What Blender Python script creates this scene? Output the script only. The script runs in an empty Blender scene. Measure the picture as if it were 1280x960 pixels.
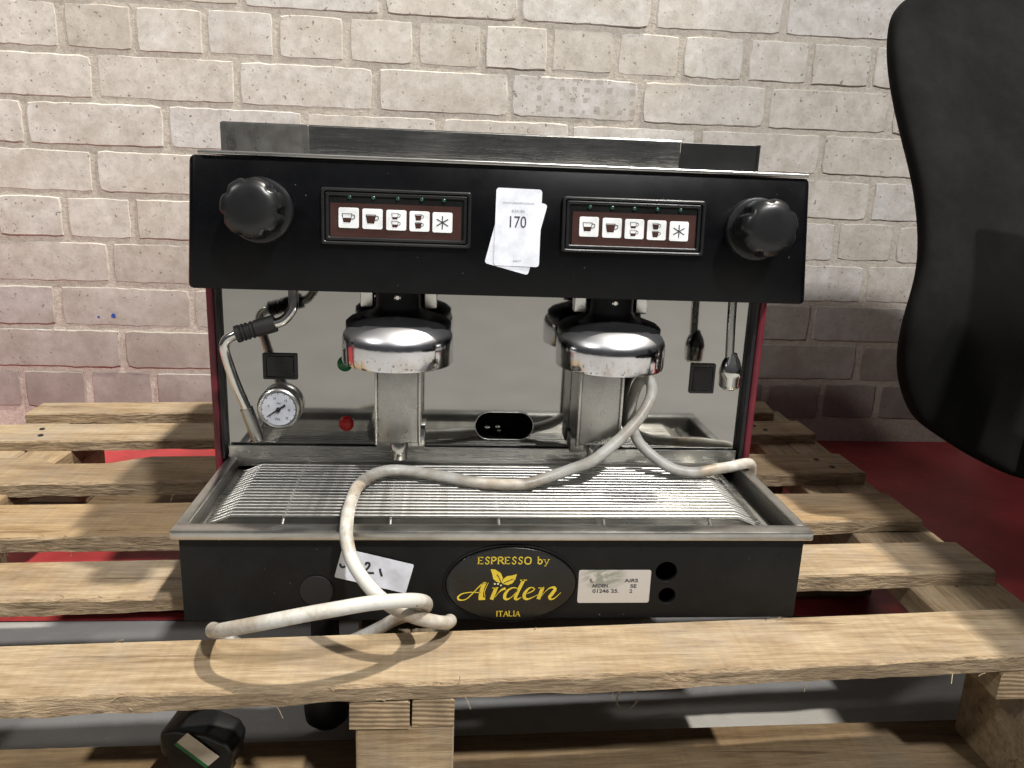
import bpy, bmesh, math, random
from mathutils import Vector, Matrix
random.seed(7)
S = bpy.context.scene
COL = S.collection
# ------------------------------------------------------------------ camera
cam_d = bpy.data.cameras.new('camera'); cam = bpy.data.objects.new('camera', cam_d); COL.objects.link(cam)
cam_d.sensor_width = 36; cam_d.lens = 1001.0/1280*36; cam_d.clip_start = .02; cam_d.clip_end = 60
right = Vector((0.99643065, -0.07552127, 0.03771602)); down = Vector((0.01746647, -0.25267236, -0.96739423)); fwd = Vector((0.08258864, 0.96460003, -0.2504514))
cam.matrix_world = Matrix.Translation((-0.04370348, -0.55039684, 0.47425986)) @ Matrix((right, -down, -fwd)).transposed().to_4x4()
S.camera = cam
# ------------------------------------------------------------------ world and lamps
w = bpy.data.worlds.new("World"); S.world = w; w.use_nodes = True
bg = w.node_tree.nodes['Background']; bg.inputs[1].default_value = 1
_n, _l = w.node_tree.nodes, w.node_tree.links   # dim hall: darker towards the floor, paler towards the roof
_tc = _n.new('ShaderNodeTexCoord'); _sx = _n.new('ShaderNodeSeparateXYZ'); _rp = _n.new('ShaderNodeValToRGB')
_l.new(_tc.outputs['Generated'], _sx.inputs[0]); _l.new(_sx.outputs['Z'], _rp.inputs[0]); _l.new(_rp.outputs[0], bg.inputs[0])
_rp.color_ramp.elements[0].position = 0; _rp.color_ramp.elements[0].color = (.045, .045, .047, 1); _rp.color_ramp.elements[1].position = 1; _rp.color_ramp.elements[1].color = (.20, .205, .215, 1)
def lamp(name, target, direction, dist, power, size, color):
    l = bpy.data.lights.new(name, 'AREA'); l.shape = 'DISK'; l.size = size; l.energy = power; l.color = color
    o = bpy.data.objects.new(name, l); COL.objects.link(o)
    d = Vector(direction).normalized(); o.location = Vector(target) + d*dist
    o.rotation_euler = d.to_track_quat('Z', 'Y').to_euler(); return o
lamp('ceiling_lamp', (0, .1, .2), (.388, -.06, 1), 12.0, 2250, .42, (1, .93, .82))
lamp('doorway_lamp', (0, .5, .3), (.37, -.9, 1), 4.6, 190, .24, (1, .98, .965))
lamp('ceiling_lamp', (0, .1, .2), (-.65, -.42, .66), 5.0, 55, .30, (1, .97, .92))
S.view_settings.view_transform = 'Standard'; S.view_settings.look = 'None'; S.view_settings.exposure = 0; S.view_settings.gamma = 1
S.render.resolution_x = 1024; S.render.resolution_y = 768
S.render.engine = 'CYCLES'

# ------------------------------------------------------------------ materials
class NT:
    def __init__(s, name):
        s.m = bpy.data.materials.new(name); s.m.use_nodes = True; s.t = s.m.node_tree
        s.p = s.t.nodes['Principled BSDF']; s.n = s.t.nodes; s.l = s.t.links
    def add(s, typ, **kw):
        n = s.n.new(typ)
        for k, v in kw.items(): setattr(n, k, v)
        return n
    def lk(s, a, b): s.l.new(a, b)
    def coord(s, scale=(1,1,1), rnd=0, kind='Object'):
        tc = s.add('ShaderNodeTexCoord'); mp = s.add('ShaderNodeMapping'); mp.inputs['Scale'].default_value = scale
        if rnd:
            oi = s.add('ShaderNodeObjectInfo'); mu = s.add('ShaderNodeVectorMath', operation='SCALE'); cb = s.add('ShaderNodeCombineXYZ')
            mm = s.add('ShaderNodeMath', operation='MULTIPLY'); mm.inputs[1].default_value = 7.3
            s.lk(oi.outputs['Random'], cb.inputs[0]); s.lk(oi.outputs['Random'], mm.inputs[0]); s.lk(mm.outputs[0], cb.inputs[1]); s.lk(mm.outputs[0], cb.inputs[2])
            s.lk(cb.outputs[0], mu.inputs[0]); mu.inputs['Scale'].default_value = rnd
            ad = s.add('ShaderNodeVectorMath', operation='ADD'); s.lk(tc.outputs[kind], ad.inputs[0]); s.lk(mu.outputs[0], ad.inputs[1]); s.lk(ad.outputs[0], mp.inputs[0])
        else: s.lk(tc.outputs[kind], mp.inputs[0])
        return mp.outputs[0]
    def noise(s, co, scale, detail=4, rough=.6, dist=0):
        n = s.add('ShaderNodeTexNoise'); n.inputs['Scale'].default_value = scale; n.inputs['Detail'].default_value = detail
        n.inputs['Roughness'].default_value = rough; n.inputs['Distortion'].default_value = dist; s.lk(co, n.inputs['Vector']); return n.outputs['Fac']
    def ramp(s, f, stops):
        r = s.add('ShaderNodeValToRGB'); e = r.color_ramp.elements
        while len(e) < len(stops): e.new(.5)
        for i, (p, c) in enumerate(stops):
            e[i].position = p; e[i].color = (c, c, c, 1) if isinstance(c, (int, float)) else (*c, 1)
        s.lk(f, r.inputs[0]); return r.outputs[0]
    def mix(s, a, b, f, mode='MIX'):
        m = s.add('ShaderNodeMix', data_type='RGBA', blend_type=mode)
        for i, v in ((0, f), (6, a), (7, b)):
            if isinstance(v, (int, float)): m.inputs[i].default_value = v if i == 0 else (v, v, v, 1)
            elif isinstance(v, tuple): m.inputs[i].default_value = (*v, 1)
            else: s.lk(v, m.inputs[i])
        return m.outputs[2]
    def bump(s, h, strength, dist=.002):
        b = s.add('ShaderNodeBump'); b.inputs['Strength'].default_value = strength; b.inputs['Distance'].default_value = dist
        s.lk(h, b.inputs['Height']); s.lk(b.outputs[0], s.p.inputs['Normal'])
    def base(s, c):
        if isinstance(c, tuple): s.p.inputs['Base Color'].default_value = (*c, 1)
        else: s.lk(c, s.p.inputs['Base Color'])
    def rough(s, r):
        if isinstance(r, (int, float)): s.p.inputs['Roughness'].default_value = r
        else: s.lk(r, s.p.inputs['Roughness'])
    def metal(s, v=1): s.p.inputs['Metallic'].default_value = v

def plain(name, c, r=.5, metal=0, spec=.5, spk=0):
    n = NT(name); co = n.coord()
    f = n.noise(co, 60, 4); n.base(n.mix(tuple(x*.8 for x in c), tuple(min(1, x*1.15) for x in c), n.ramp(f, [(.3, 0), (.7, 1)])))
    n.rough(n.ramp(n.noise(co, 25, 3), [(.2, max(0, r-.07)), (.8, min(1, r+.07))])); n.metal(metal); n.p.inputs['Specular IOR Level'].default_value = spec
    return n.m

def mat_steel(name, c=.5, r=.22, stretch=(2, 60, 60), dirt=.35, bump=.12, dirtc=(.20, .17, .12)):
    n = NT(name); co = n.coord(stretch); co2 = n.coord()
    f = n.noise(co, 9, 5, .7); d = n.ramp(n.noise(co2, 14, 6, .7), [(.48, 0), (.75, 1)])
    b = n.mix((c*.86, c*.85, c*.80), (c*1.12, c*1.11, c*1.06), n.ramp(f, [(.3, 0), (.7, 1)]))
    dm = n.add('ShaderNodeMath', operation='MULTIPLY'); n.lk(d, dm.inputs[0]); dm.inputs[1].default_value = dirt
    n.base(n.mix(b, dirtc, dm.outputs[0])); n.metal(1)
    n.rough(n.mix(n.ramp(f, [(.2, r*.8), (.8, r*1.3)]), .5, dm.outputs[0])); n.bump(f, bump, .0004); return n.m
M = {}
M['steel'] = mat_steel('brushed_steel', .62, .27)
M['splash'] = mat_steel('backsplash_steel', .36, .06, (150, 150, 5), .0, .003, (.30, .26, .18))
M['tray'] = mat_steel('tray_steel', .54, .30, (3, 3, 3), .5, .2)
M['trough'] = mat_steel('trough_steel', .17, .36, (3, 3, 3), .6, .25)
M['rail'] = mat_steel('rail_steel', .72, .12, (3, 3, 30), .35, .35, (.34, .33, .31))
M['wire'] = mat_steel('wire_steel', .56, .36, (20, 20, 20), .08, .0)
M['housing'] = mat_steel('housing_steel', .40, .27, (12, 12, 8), .3, .04)

def mat_chrome():
    n = NT('worn_chrome'); co = n.coord()
    sp = n.ramp(n.noise(co, 330, 3, .6), [(.60, 0), (.66, 1)])
    geo = n.add('ShaderNodeSeparateXYZ'); n.lk(co, geo.inputs[0])
    low = n.add('ShaderNodeMapRange'); low.inputs['From Min'].default_value = .338; low.inputs['From Max'].default_value = .3225
    n.lk(geo.outputs['Z'], low.inputs['Value'])
    big = n.ramp(n.noise(co, 55, 4, .6), [(.46, 0), (.62, 1)])
    m1 = n.add('ShaderNodeMath', operation='MULTIPLY'); n.lk(low.outputs[0], m1.inputs[0]); n.lk(big, m1.inputs[1])
    m2 = n.add('ShaderNodeMath', operation='MULTIPLY'); n.lk(low.outputs[0], m2.inputs[0]); n.lk(sp, m2.inputs[1])
    c = n.mix((.72, .72, .74), (.52, .49, .44), m1.outputs[0]); c = n.mix(c, (.05, .035, .02), m2.outputs[0]); n.base(c); n.metal(1)
    top = n.add('ShaderNodeMapRange'); top.inputs['From Min'].default_value = .3425; top.inputs['From Max'].default_value = .3475; n.lk(geo.outputs['Z'], top.inputs['Value'])
    n.rough(n.mix(n.ramp(n.noise(co, 40, 5, .7), [(.3, .05), (.75, .2)]), .42, top.outputs[0])); n.bump(n.noise(co, 120, 3), .12, .0006); return n.m
M['chrome'] = mat_chrome()
M['polished'] = mat_steel('polished_tube', .66, .12, (8, 8, 8), .15, .03)

def mat_black(name, c, r, speck=.5, bump=.15):
    n = NT(name); co = n.coord()
    s1 = n.ramp(n.noise(co, 260, 2, .5), [(.755, 0), (.80, 1)]); dust = n.ramp(n.noise(co, 9, 6, .75), [(.45, 0), (.8, 1)])
    b = n.mix(c, tuple(x*2.0+.003 for x in c), dust); b = n.mix(b, (.22, .22, .22), s1) if speck else b
    n.base(b); n.rough(n.ramp(n.noise(co, 12, 5, .7), [(.25, r-.08), (.75, r+.1)])); n.bump(n.noise(co, 900, 2), bump, .0003); n.p.inputs['Specular IOR Level'].default_value = .22 if speck else .45; return n.m
M['hood'] = mat_black('hood_black_enamel', (.0010, .0012, .0018), .30)
M['skirt'] = mat_black('skirt_black_powdercoat', (.006, .0062, .0062), .5, 1, .35)
M['plastic'] = mat_black('black_plastic', (.009, .0095, .010), .3, 0, .1)
M['rubber'] = mat_black('black_rubber', (.010, .010, .010), .55, 0, .2)
M['void'] = plain('dark_interior', (.004, .004, .004), .9, 0, .1)
M['chair'] = mat_black('chair_black_fabric', (.0032, .0032, .0030), .9, 0, .6)
M['chair'].node_tree.nodes['Principled BSDF'].inputs['Specular IOR Level'].default_value = .15
M['red'] = plain('dark_red_enamel', (.13, .011, .022), .38)
M['brown'] = plain('brown_keypad_film', (.045, .018, .014), .35)
M['white'] = plain('white_button', (.74, .77, .78), .4)
M['paper'] = plain('white_paper_label', (.70, .73, .80), .55)
M['ink'] = plain('grey_ink', (.05, .045, .055), .6)
M['greyink'] = plain('pale_grey_ink', (.30, .30, .34), .6)
M['marker'] = plain('black_marker', (.01, .01, .01), .5)
M['gold'] = plain('yellow_print', (.66, .50, .04), .5)
M['paledot'] = plain('pale_yellow_print', (.70, .66, .40), .5)
M['led'] = plain('unlit_green_lens', (.018, .065, .042), .15)
M['redlens'] = plain('red_lens', (.55, .012, .012), .18)
M['greenlens'] = plain('green_lens', (.01, .16, .05), .2)
M['dial'] = plain('white_dial', (.48, .50, .55), .5)
M['badge'] = mat_black('badge_black', (.005, .0055, .005), .27, 0, .05)
M['gasket'] = plain('black_gasket', (.006, .006, .008), .5)
M['tan'] = plain('tan_label', (.60, .52, .40), .6); M['greenp'] = plain('green_print', (.03, .17, .06), .6)
n = NT('scuffed_silver_sticker'); co = n.coord()
f = n.ramp(n.noise(n.coord((1, 1.6, 1)), 60, 3, .6, 1.5), [(.40, 0), (.52, 1)])
vd = n.add('ShaderNodeVectorMath', operation='DISTANCE'); vd.inputs[1].default_value = (.080, .288, 0); n.lk(n.coord((1, 1.6, 1)), vd.inputs[0])
fm = n.add('ShaderNodeMath', operation='MULTIPLY'); n.lk(f, fm.inputs[0]); n.lk(n.ramp(vd.outputs['Value'], [(.010, 1), (.020, 0)]), fm.inputs[1]); f = fm.outputs[0]
n.base(n.mix((.52, .49, .45), (.26, .27, .22), f)); n.rough(.42); M['sticker'] = n.m

def mat_wood(name, axis, tone=1):
    n = NT(name); st = [(2.6, 15, 15), (15, 2.6, 15), (15, 15, 2.6)][axis]; fine = [(14, 150, 150), (150, 14, 150), (150, 150, 14)][axis]
    co = n.coord(st, 13); cf = n.coord(fine, 13); cn = n.coord((1, 1, 1), 13)
    g = n.noise(co, 2.4, 7, .68, .7); f = n.noise(cf, 1.6, 6, .75); bl = n.noise(cn, 11, 7, .7)
    c = n.ramp(g, [(.28, (.19, .135, .075)), (.43, (.31, .232, .143)), (.56, (.385, .303, .196)), (.74, (.45, .38, .27))])
    c = n.mix(c, n.ramp(f, [(.3, (.50, .44, .36)), (.62, (1.04, 1.03, 1.02))]), .8, 'MULTIPLY')
    cr = n.noise(n.coord([(3, 55, 55), (55, 3, 55), (55, 55, 3)][axis], 13), 1.3, 4, .6, .4); c = n.mix(c, (.12, .075, .04), n.ramp(cr, [(.640, 0), (.668, .75), (.69, .75), (.72, 0)]))
    sw = n.noise(n.coord([(170, 4, 4), (4, 170, 4), (4, 4, 170)][axis], 13), 1.0, 3, .6, .3); c = n.mix(c, n.ramp(sw, [(.35, .80), (.6, 1.0)]), .5, 'MULTIPLY')
    grey = n.ramp(bl, [(.47, 0), (.68, 1)]); gm = n.add('ShaderNodeMath', operation='MULTIPLY'); n.lk(grey, gm.inputs[0]); gm.inputs[1].default_value = .4
    c = n.mix(c, (.24, .225, .205), gm.outputs[0])
    k = n.add('ShaderNodeTexVoronoi'); k.inputs['Scale'].default_value = 5.5; n.lk(n.coord([(1, 2.2, 2.2), (2.2, 1, 2.2), (2.2, 2.2, 1)][axis], 13), k.inputs['Vector'])
    kn = n.ramp(k.outputs['Distance'], [(.03, 1), (.075, 0)]); c = n.mix(c, (.20, .10, .045), kn)
    oi = n.add('ShaderNodeObjectInfo'); c = n.mix(c, n.ramp(oi.outputs['Random'], [(0, (.80, .76, .70)), (.5, (1, 1, 1)), (1, (.92, .84, .72))]), 1, 'MULTIPLY')
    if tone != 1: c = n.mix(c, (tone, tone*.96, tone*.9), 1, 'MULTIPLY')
    n.base(c); n.rough(.78); n.p.inputs['Specular IOR Level'].default_value = .25
    h = n.add('ShaderNodeMath', operation='ADD'); n.lk(g, h.inputs[0]); n.lk(f, h.inputs[1]); n.bump(h.outputs[0], .75, .0018); return n.m
M['woodx'] = mat_wood('pallet_wood_lengthwise', 0); M['shadewood'] = mat_wood('shade_toned_pallet_wood', 0, .5); M['woody'] = mat_wood('pallet_wood_crosswise', 1)  # darkened copy carries the bottom boards' shade in its colour

def mat_rough_edge():
    n = NT('rough_sawn_edge'); co = n.coord((5, 30, 30), 9)
    g = n.noise(co, 4, 6, .7, 1.5); f = n.noise(n.coord((40, 200, 200), 9), 2, 4)
    c = n.ramp(g, [(.3, (.14, .092, .048)), (.5, (.29, .21, .125)), (.68, (.38, .29, .185))]); c = n.mix(c, n.ramp(f, [(.35, .55), (.6, 1.0)]), .6, 'MULTIPLY')
    n.base(c); n.rough(.85); h = n.add('ShaderNodeMath', operation='ADD'); n.lk(g, h.inputs[0]); n.lk(f, h.inputs[1]); n.bump(h.outputs[0], .9, .003); return n.m
M['edge'] = mat_rough_edge()
n = NT('end_grain'); co = n.coord((1, 1, 1), 5); wv = n.add('ShaderNodeTexWave', wave_type='RINGS', rings_direction='Y'); wv.inputs['Scale'].default_value = 55
wv.inputs['Distortion'].default_value = 3; wv.inputs['Detail'].default_value = 3
mp = n.add('ShaderNodeMapping'); mp.inputs['Location'].default_value = (.08, 0, -.06); mp.inputs['Scale'].default_value = (.8, 1, 1.6); n.lk(co, mp.inputs[0]); n.lk(mp.outputs[0], wv.inputs['Vector'])
c = n.ramp(wv.outputs['Fac'], [(.2, (.20, .13, .07)), (.7, (.35, .26, .155))]); c = n.mix(c, n.ramp(n.noise(co, 60, 5), [(.3, .5), (.65, 1.0)]), .8, 'MULTIPLY'); n.base(c); n.rough(.85)
n.bump(wv.outputs['Fac'], .4, .001); M['endgrain'] = n.m

def mat_brick(name, paint=1.0):
    n = NT(name); co = n.coord((1, 1, 1), 21); oi = n.add('ShaderNodeObjectInfo')
    big = n.noise(co, 9, 6, .65); mid = n.noise(co, 45, 5, .7)
    c = n.ramp(mid, [(.28, (.50, .485, .45)), (.5, (.64, .625, .59)), (.72, (.73, .715, .685))])
    c = n.mix(c, n.ramp(oi.outputs['Random'], [(0, (.86, .83, .78)), (.35, (.97, .95, .92)), (.7, (1, .99, .97)), (1, (.93, .93, .95))]), 1, 'MULTIPLY')
    c = n.mix(c, (.50, .455, .39), n.ramp(big, [(.47, 0), (.70, .8)]))
    c = n.mix(c, (.80, .79, .76), n.ramp(n.noise(n.coord((1, 1, 2.5), 5), 22, 6, .75), [(.66, 0), (.72, .8)]))
    pit = n.ramp(n.noise(co, 150, 3, .55), [(.655, 0), (.70, .75)]); c = n.mix(c, (.15, .12, .10), pit)
    c = n.mix(c, (.24, .20, .17), n.ramp(n.noise(co, 420, 2, .5), [(.66, 0), (.72, .7)])); c = n.mix(c, n.ramp(n.noise(co, 20, 8, .8, .6), [(.35, (.80, .77, .73)), (.6, (1.03, 1.03, 1.03))]), .8, 'MULTIPLY')
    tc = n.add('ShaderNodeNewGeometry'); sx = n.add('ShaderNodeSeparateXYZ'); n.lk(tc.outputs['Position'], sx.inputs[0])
    low_shade = n.add('ShaderNodeMapRange'); low_shade.inputs['From Min'].default_value = .40; low_shade.inputs['From Max'].default_value = .04; n.lk(sx.outputs['Z'], low_shade.inputs['Value'])  # fading of light down the wall, mixed into the brick colour
    gn = n.add('ShaderNodeMath', operation='MULTIPLY'); n.lk(low_shade.outputs[0], gn.inputs[0]); n.lk(n.ramp(big, [(.2, .55), (.7, 1.0)]), gn.inputs[1])
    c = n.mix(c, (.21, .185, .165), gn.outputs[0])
    n.base(c); n.rough(.82); n.p.inputs['Specular IOR Level'].default_value = .3
    h = n.mix(mid, n.ramp(pit, [(0, 1), (1, 0)]), .5); n.bump(h, .5, .002); return n.m
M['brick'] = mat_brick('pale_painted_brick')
def mat_marked():
    m = M['brick'].copy(); m.name = 'brick_with_grey_marks'; t = m.node_tree; N, L = t.nodes, t.links
    p = N['Principled BSDF']; old = p.inputs['Base Color'].links[0].from_socket
    def nd(ty, **k):
        o = N.new(ty)
        for a, b in k.items(): setattr(o, a, b)
        return o
    tc = nd('ShaderNodeTexCoord'); no = nd('ShaderNodeTexNoise'); no.inputs['Scale'].default_value = 25; L.new(tc.outputs['Object'], no.inputs['Vector'])
    sc = nd('ShaderNodeVectorMath', operation='SCALE'); sc.inputs['Scale'].default_value = .012; L.new(no.outputs['Color'], sc.inputs[0])
    ad = nd('ShaderNodeVectorMath', operation='ADD'); L.new(tc.outputs['Object'], ad.inputs[0]); L.new(sc.outputs[0], ad.inputs[1])
    mu = nd('ShaderNodeVectorMath', operation='MULTIPLY'); mu.inputs[1].default_value = (50, 0, 62); L.new(ad.outputs[0], mu.inputs[0])
    fr = nd('ShaderNodeVectorMath', operation='FRACTION'); L.new(mu.outputs[0], fr.inputs[0]); fl = nd('ShaderNodeVectorMath', operation='FLOOR'); L.new(mu.outputs[0], fl.inputs[0])
    wn = nd('ShaderNodeTexWhiteNoise'); L.new(fl.outputs[0], wn.inputs['Vector']); sx = nd('ShaderNodeSeparateXYZ'); L.new(fr.outputs[0], sx.inputs[0])
    def mth(op, a, b):
        o = nd('ShaderNodeMath', operation=op)
        for i, v in ((0, a), (1, b)):
            if isinstance(v, (int, float)): o.inputs[i].default_value = v
            else: L.new(v, o.inputs[i])
        return o.outputs[0]
    thr = mth('MULTIPLY', wn.outputs['Value'], .62); k = mth('MULTIPLY', mth('LESS_THAN', sx.outputs['X'], thr), mth('LESS_THAN', sx.outputs['Z'], mth('ADD', thr, .08)))
    k = mth('MULTIPLY', mth('MULTIPLY', k, mth('GREATER_THAN', wn.outputs['Value'], .28)), .6)
    mx = nd('ShaderNodeMix', data_type='RGBA'); L.new(k, mx.inputs[0]); L.new(old, mx.inputs[6]); mx.inputs[7].default_value = (.33, .30, .26, 1); L.new(mx.outputs[2], p.inputs['Base Color']); return m
M['markbrick'] = mat_marked()
n = NT('sandy_mortar'); co = n.coord(); f = n.noise(co, 120, 5, .75); b = n.noise(co, 14, 4)
c = n.ramp(f, [(.3, (.36, .32, .27)), (.5, (.50, .455, .39)), (.7, (.61, .57, .50))]); c = n.mix(c, (.55, .51, .45), n.ramp(b, [(.48, 0), (.7, .7)]))
n.base(c); n.rough(.95); n.bump(f, .9, .003); M['mortar'] = n.m
M['greymark'] = plain('grey_paint_mark', (.40, .365, .32), .8); M['bluemark'] = plain('blue_paint_mark', (.02, .07, .36), .6)
n = NT('grey_concrete'); co = n.coord(); f = n.noise(co, 7, 8, .7, .4)
c = n.ramp(f, [(.3, (.235, .232, .225)), (.5, (.275, .272, .265)), (.7, (.315, .312, .305))])
c = n.mix(c, (.40, .40, .39), n.ramp(n.noise(n.coord((1, 3, 1)), 60, 6, .75, 1), [(.58, 0), (.7, .7)]))
n.base(c); n.rough(.6); n.bump(n.noise(co, 90, 4), .3, .001); M['concrete'] = n.m
n = NT('red_floor_paint'); co = n.coord(); f = n.noise(co, 10, 7, .7, .5)
c = n.ramp(f, [(.3, (.21, .020, .022)), (.6, (.33, .034, .037)), (.8, (.39, .06, .058))]); c = n.mix(c, (.11, .035, .035), n.ramp(n.noise(co, 60, 5, .7), [(.6, 0), (.72, .7)]))
n.base(c); n.rough(.55); n.bump(n.noise(co, 80, 4), .3, .001); M['redfloor'] = n.m
n = NT('grubby_white_cable'); co = n.coord()
d = n.ramp(n.noise(co, 22, 6, .7, .3), [(.44, 0), (.64, .9)]); c = n.mix((.47, .465, .43), (.24, .185, .125), d)
c = n.mix(c, (.10, .045, .02), n.ramp(n.noise(co, 120, 5, .7), [(.66, 0), (.72, 1)])); n.base(c); n.rough(.42); n.bump(n.noise(co, 150, 3), .2, .0006); M['cable'] = n.m

# ------------------------------------------------------------------ helpers
WM = {}   # world matrix of every object placed so far
def link(name, me, mats, parent=None, mw=None, smooth=False, angle=40):
    if not isinstance(mats, (list, tuple)): mats = [mats]
    for m in mats: me.materials.append(m if not isinstance(m, str) else M[m])
    o = bpy.data.objects.new(name, me); COL.objects.link(o)
    if smooth:
        for p in me.polygons: p.use_smooth = True
        me.set_sharp_from_angle(angle=math.radians(angle))
    if parent is not None: o.parent = parent
    mw = mw or Matrix.Identity(4); WM[o.name] = mw
    o.matrix_basis = mw if parent is None else WM[parent.name].inverted() @ mw
    return o
def bmo(name, bm, mats, parent=None, mw=None, smooth=False, angle=40):
    me = bpy.data.meshes.new(name); bm.normal_update(); bm.to_mesh(me); bm.free()
    if mw is None and parent is not None: mw = Matrix.Identity(4)
    return link(name, me, mats, parent, mw, smooth, angle)
def thing(name, label, cat, loc=(0,0,0), group=None):
    o = bpy.data.objects.new(name, None); COL.objects.link(o); o.location = loc; WM[o.name] = Matrix.Translation(loc)
    o['label'] = label; o['category'] = cat
    if group: o['group'] = group
    return o
def box(bm, lo, hi, bev=0, seg=2, mi=0, mtx=None):
    lo, hi = Vector(lo), Vector(hi)
    r = bmesh.ops.create_cube(bm, size=1); vs = r['verts']
    for v in vs: v.co = Vector([lo[i] + (v.co[i]+.5)*(hi[i]-lo[i]) for i in range(3)])
    fs = {f for v in vs for f in v.link_faces}
    for f in fs: f.material_index = mi
    if bev:
        r = bmesh.ops.bevel(bm, geom=list({e for v in vs for e in v.link_edges}), offset=bev, segments=seg, profile=.5, affect='EDGES')
        vs = list({v for f in r['faces'] for v in f.verts})
        for f in r['faces']: f.material_index = mi
    if mtx is not None:
        for v in vs: v.co = mtx @ v.co
    return vs
def lathe(bm, prof, c, seg=48, axis='z', rmod=None, mi=0):
    """prof: (radius, height) list; axis z or y (y = towards the camera is minus)"""
    rings = []
    for r, h in prof:
        ring = []
        for k in range(seg):
            a = 2*math.pi*k/seg; rr = r*(rmod(a, h) if rmod else 1)
            p = (rr*math.cos(a), rr*math.sin(a), h) if axis == 'z' else (rr*math.cos(a), -h, rr*math.sin(a))
            ring.append(bm.verts.new(Vector(c)+Vector(p)))
        rings.append(ring)
    fs = []
    for a, b in zip(rings[:-1], rings[1:]):
        for k in range(seg):
            fs.append(bm.faces.new((a[k], a[(k+1) % seg], b[(k+1) % seg], b[k])))
    for ring in (rings[0], rings[-1]):
        fs.append(bm.faces.new(ring))
    for f in fs: f.material_index = mi
    bmesh.ops.recalc_face_normals(bm, faces=fs)
def catmull(pts, n=8):
    P = [Vector(p) for p in pts]; P = [P[0]*2-P[1]] + P + [P[-1]*2-P[-2]]; out = []
    for i in range(1, len(P)-2):
        for k in range(n):
            t = k/n; a, b, c, d = P[i-1:i+3]
            out.append(.5*((2*b) + (c-a)*t + (2*a-5*b+4*c-d)*t*t + (3*b-a-3*c+d)*t**3))
    out.append(P[-2]); return out
def tube(bm, pts, r, seg=12, mi=0, rf=None):
    N = len(pts); prev = None; rings = []
    for i, p in enumerate(pts):
        t = (pts[min(i+1, N-1)]-pts[max(i-1, 0)]).normalized()
        if prev is None: u = t.orthogonal().normalized()
        else: u = (prev - t*prev.dot(t)).normalized()
        prev = u; v = t.cross(u); rr = rf(i/(N-1)) if rf else r
        rings.append([bm.verts.new(p + u*rr*math.cos(2*math.pi*k/seg) + v*rr*math.sin(2*math.pi*k/seg)) for k in range(seg)])
    fs = []
    for a, b in zip(rings[:-1], rings[1:]):
        for k in range(seg): fs.append(bm.faces.new((a[k], a[(k+1) % seg], b[(k+1) % seg], b[k])))
    fs.append(bm.faces.new(rings[0])); fs.append(bm.faces.new(rings[-1]))
    for f in fs: f.material_index = mi
    bmesh.ops.recalc_face_normals(bm, faces=fs)
def rrect(cx, cy, w, h, r, n=6, rot=0):
    out = []
    for sx, sy, a0 in ((1, 1, 0), (-1, 1, 90), (-1, -1, 180), (1, -1, 270)):
        for k in range(n+1):
            a = math.radians(a0+90*k/n); out.append((sx*(w/2-r)+r*math.cos(a), sy*(h/2-r)+r*math.sin(a)))
    c, s = math.cos(rot), math.sin(rot)
    return [(cx+x*c-y*s, cy+x*s+y*c) for x, y in out]
def ell(cx, cy, a, b, n=48): return [(cx+a*math.cos(2*math.pi*k/n), cy+b*math.sin(2*math.pi*k/n)) for k in range(n)]
def plate_mesh(loops, z0, z1, bev=0):
    """flat plate from outline and hole loops (x, y), between heights z0 and z1"""
    cu = bpy.data.curves.new('plate', 'CURVE'); cu.dimensions = '2D'; cu.fill_mode = 'BOTH'
    for lp in loops:
        sp = cu.splines.new('POLY'); sp.points.add(len(lp)-1); sp.use_cyclic_u = True
        for i, (x, y) in enumerate(lp): sp.points[i].co = (x, y, 0, 1)
    hz = (z1-z0)/2; cu.extrude = max(hz-bev, 1e-5); cu.bevel_depth = bev; cu.bevel_resolution = 2; cu.offset = -bev
    o = bpy.data.objects.new('tmp', cu); COL.objects.link(o); dg = bpy.context.evaluated_depsgraph_get(); dg.update()
    me = bpy.data.meshes.new_from_object(o.evaluated_get(dg)); bpy.data.objects.remove(o); bpy.data.curves.remove(cu)
    me.transform(Matrix.Translation((0, 0, (z0+z1)/2))); me.materials.clear(); return me
def plate(name, loops, z0, z1, mat, parent, mw, bev=0, smooth=True):
    return link(name, plate_mesh(loops, z0, z1, bev), mat, parent, mw, smooth)
def text_mesh(s, size, x, y, z, width=None, shear=0, thick=.0, align='CENTER', height=None):
    cu = bpy.data.curves.new('txt', 'FONT'); cu.body = s; cu.size = size; cu.align_x = align; cu.align_y = 'CENTER'; cu.shear = shear; cu.extrude = .0001; cu.offset = thick
    o = bpy.data.objects.new('tmp', cu); COL.objects.link(o); dg = bpy.context.evaluated_depsgraph_get(); dg.update()
    me = bpy.data.meshes.new_from_object(o.evaluated_get(dg)); bpy.data.objects.remove(o); bpy.data.curves.remove(cu)
    xs = [v.co.x for v in me.vertices]; ys = [v.co.y for v in me.vertices]
    sx = width/(max(xs)-min(xs)) if width else 1; sy = height/(max(ys)-min(ys)) if height else 1
    ox = (max(xs)+min(xs))/2 if align == 'CENTER' else min(xs); oy = (max(ys)+min(ys))/2
    for v in me.vertices: v.co = Vector(((v.co.x-ox)*sx+x, (v.co.y-oy)*sy+y, v.co.z+z))
    me.materials.clear(); return me
def join_meshes(mes, name='joined'):
    bm = bmesh.new()
    for m in mes:
        if isinstance(m, tuple):
            mm, mi = m; k = len(bm.faces); bm.from_mesh(mm); bm.faces.ensure_lookup_table()
            for f in bm.faces[k:]: f.material_index = mi
            bpy.data.meshes.remove(mm)
        else: bm.from_mesh(m); bpy.data.meshes.remove(m)
    me = bpy.data.meshes.new(name); bm.to_mesh(me); bm.free(); return me
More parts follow.
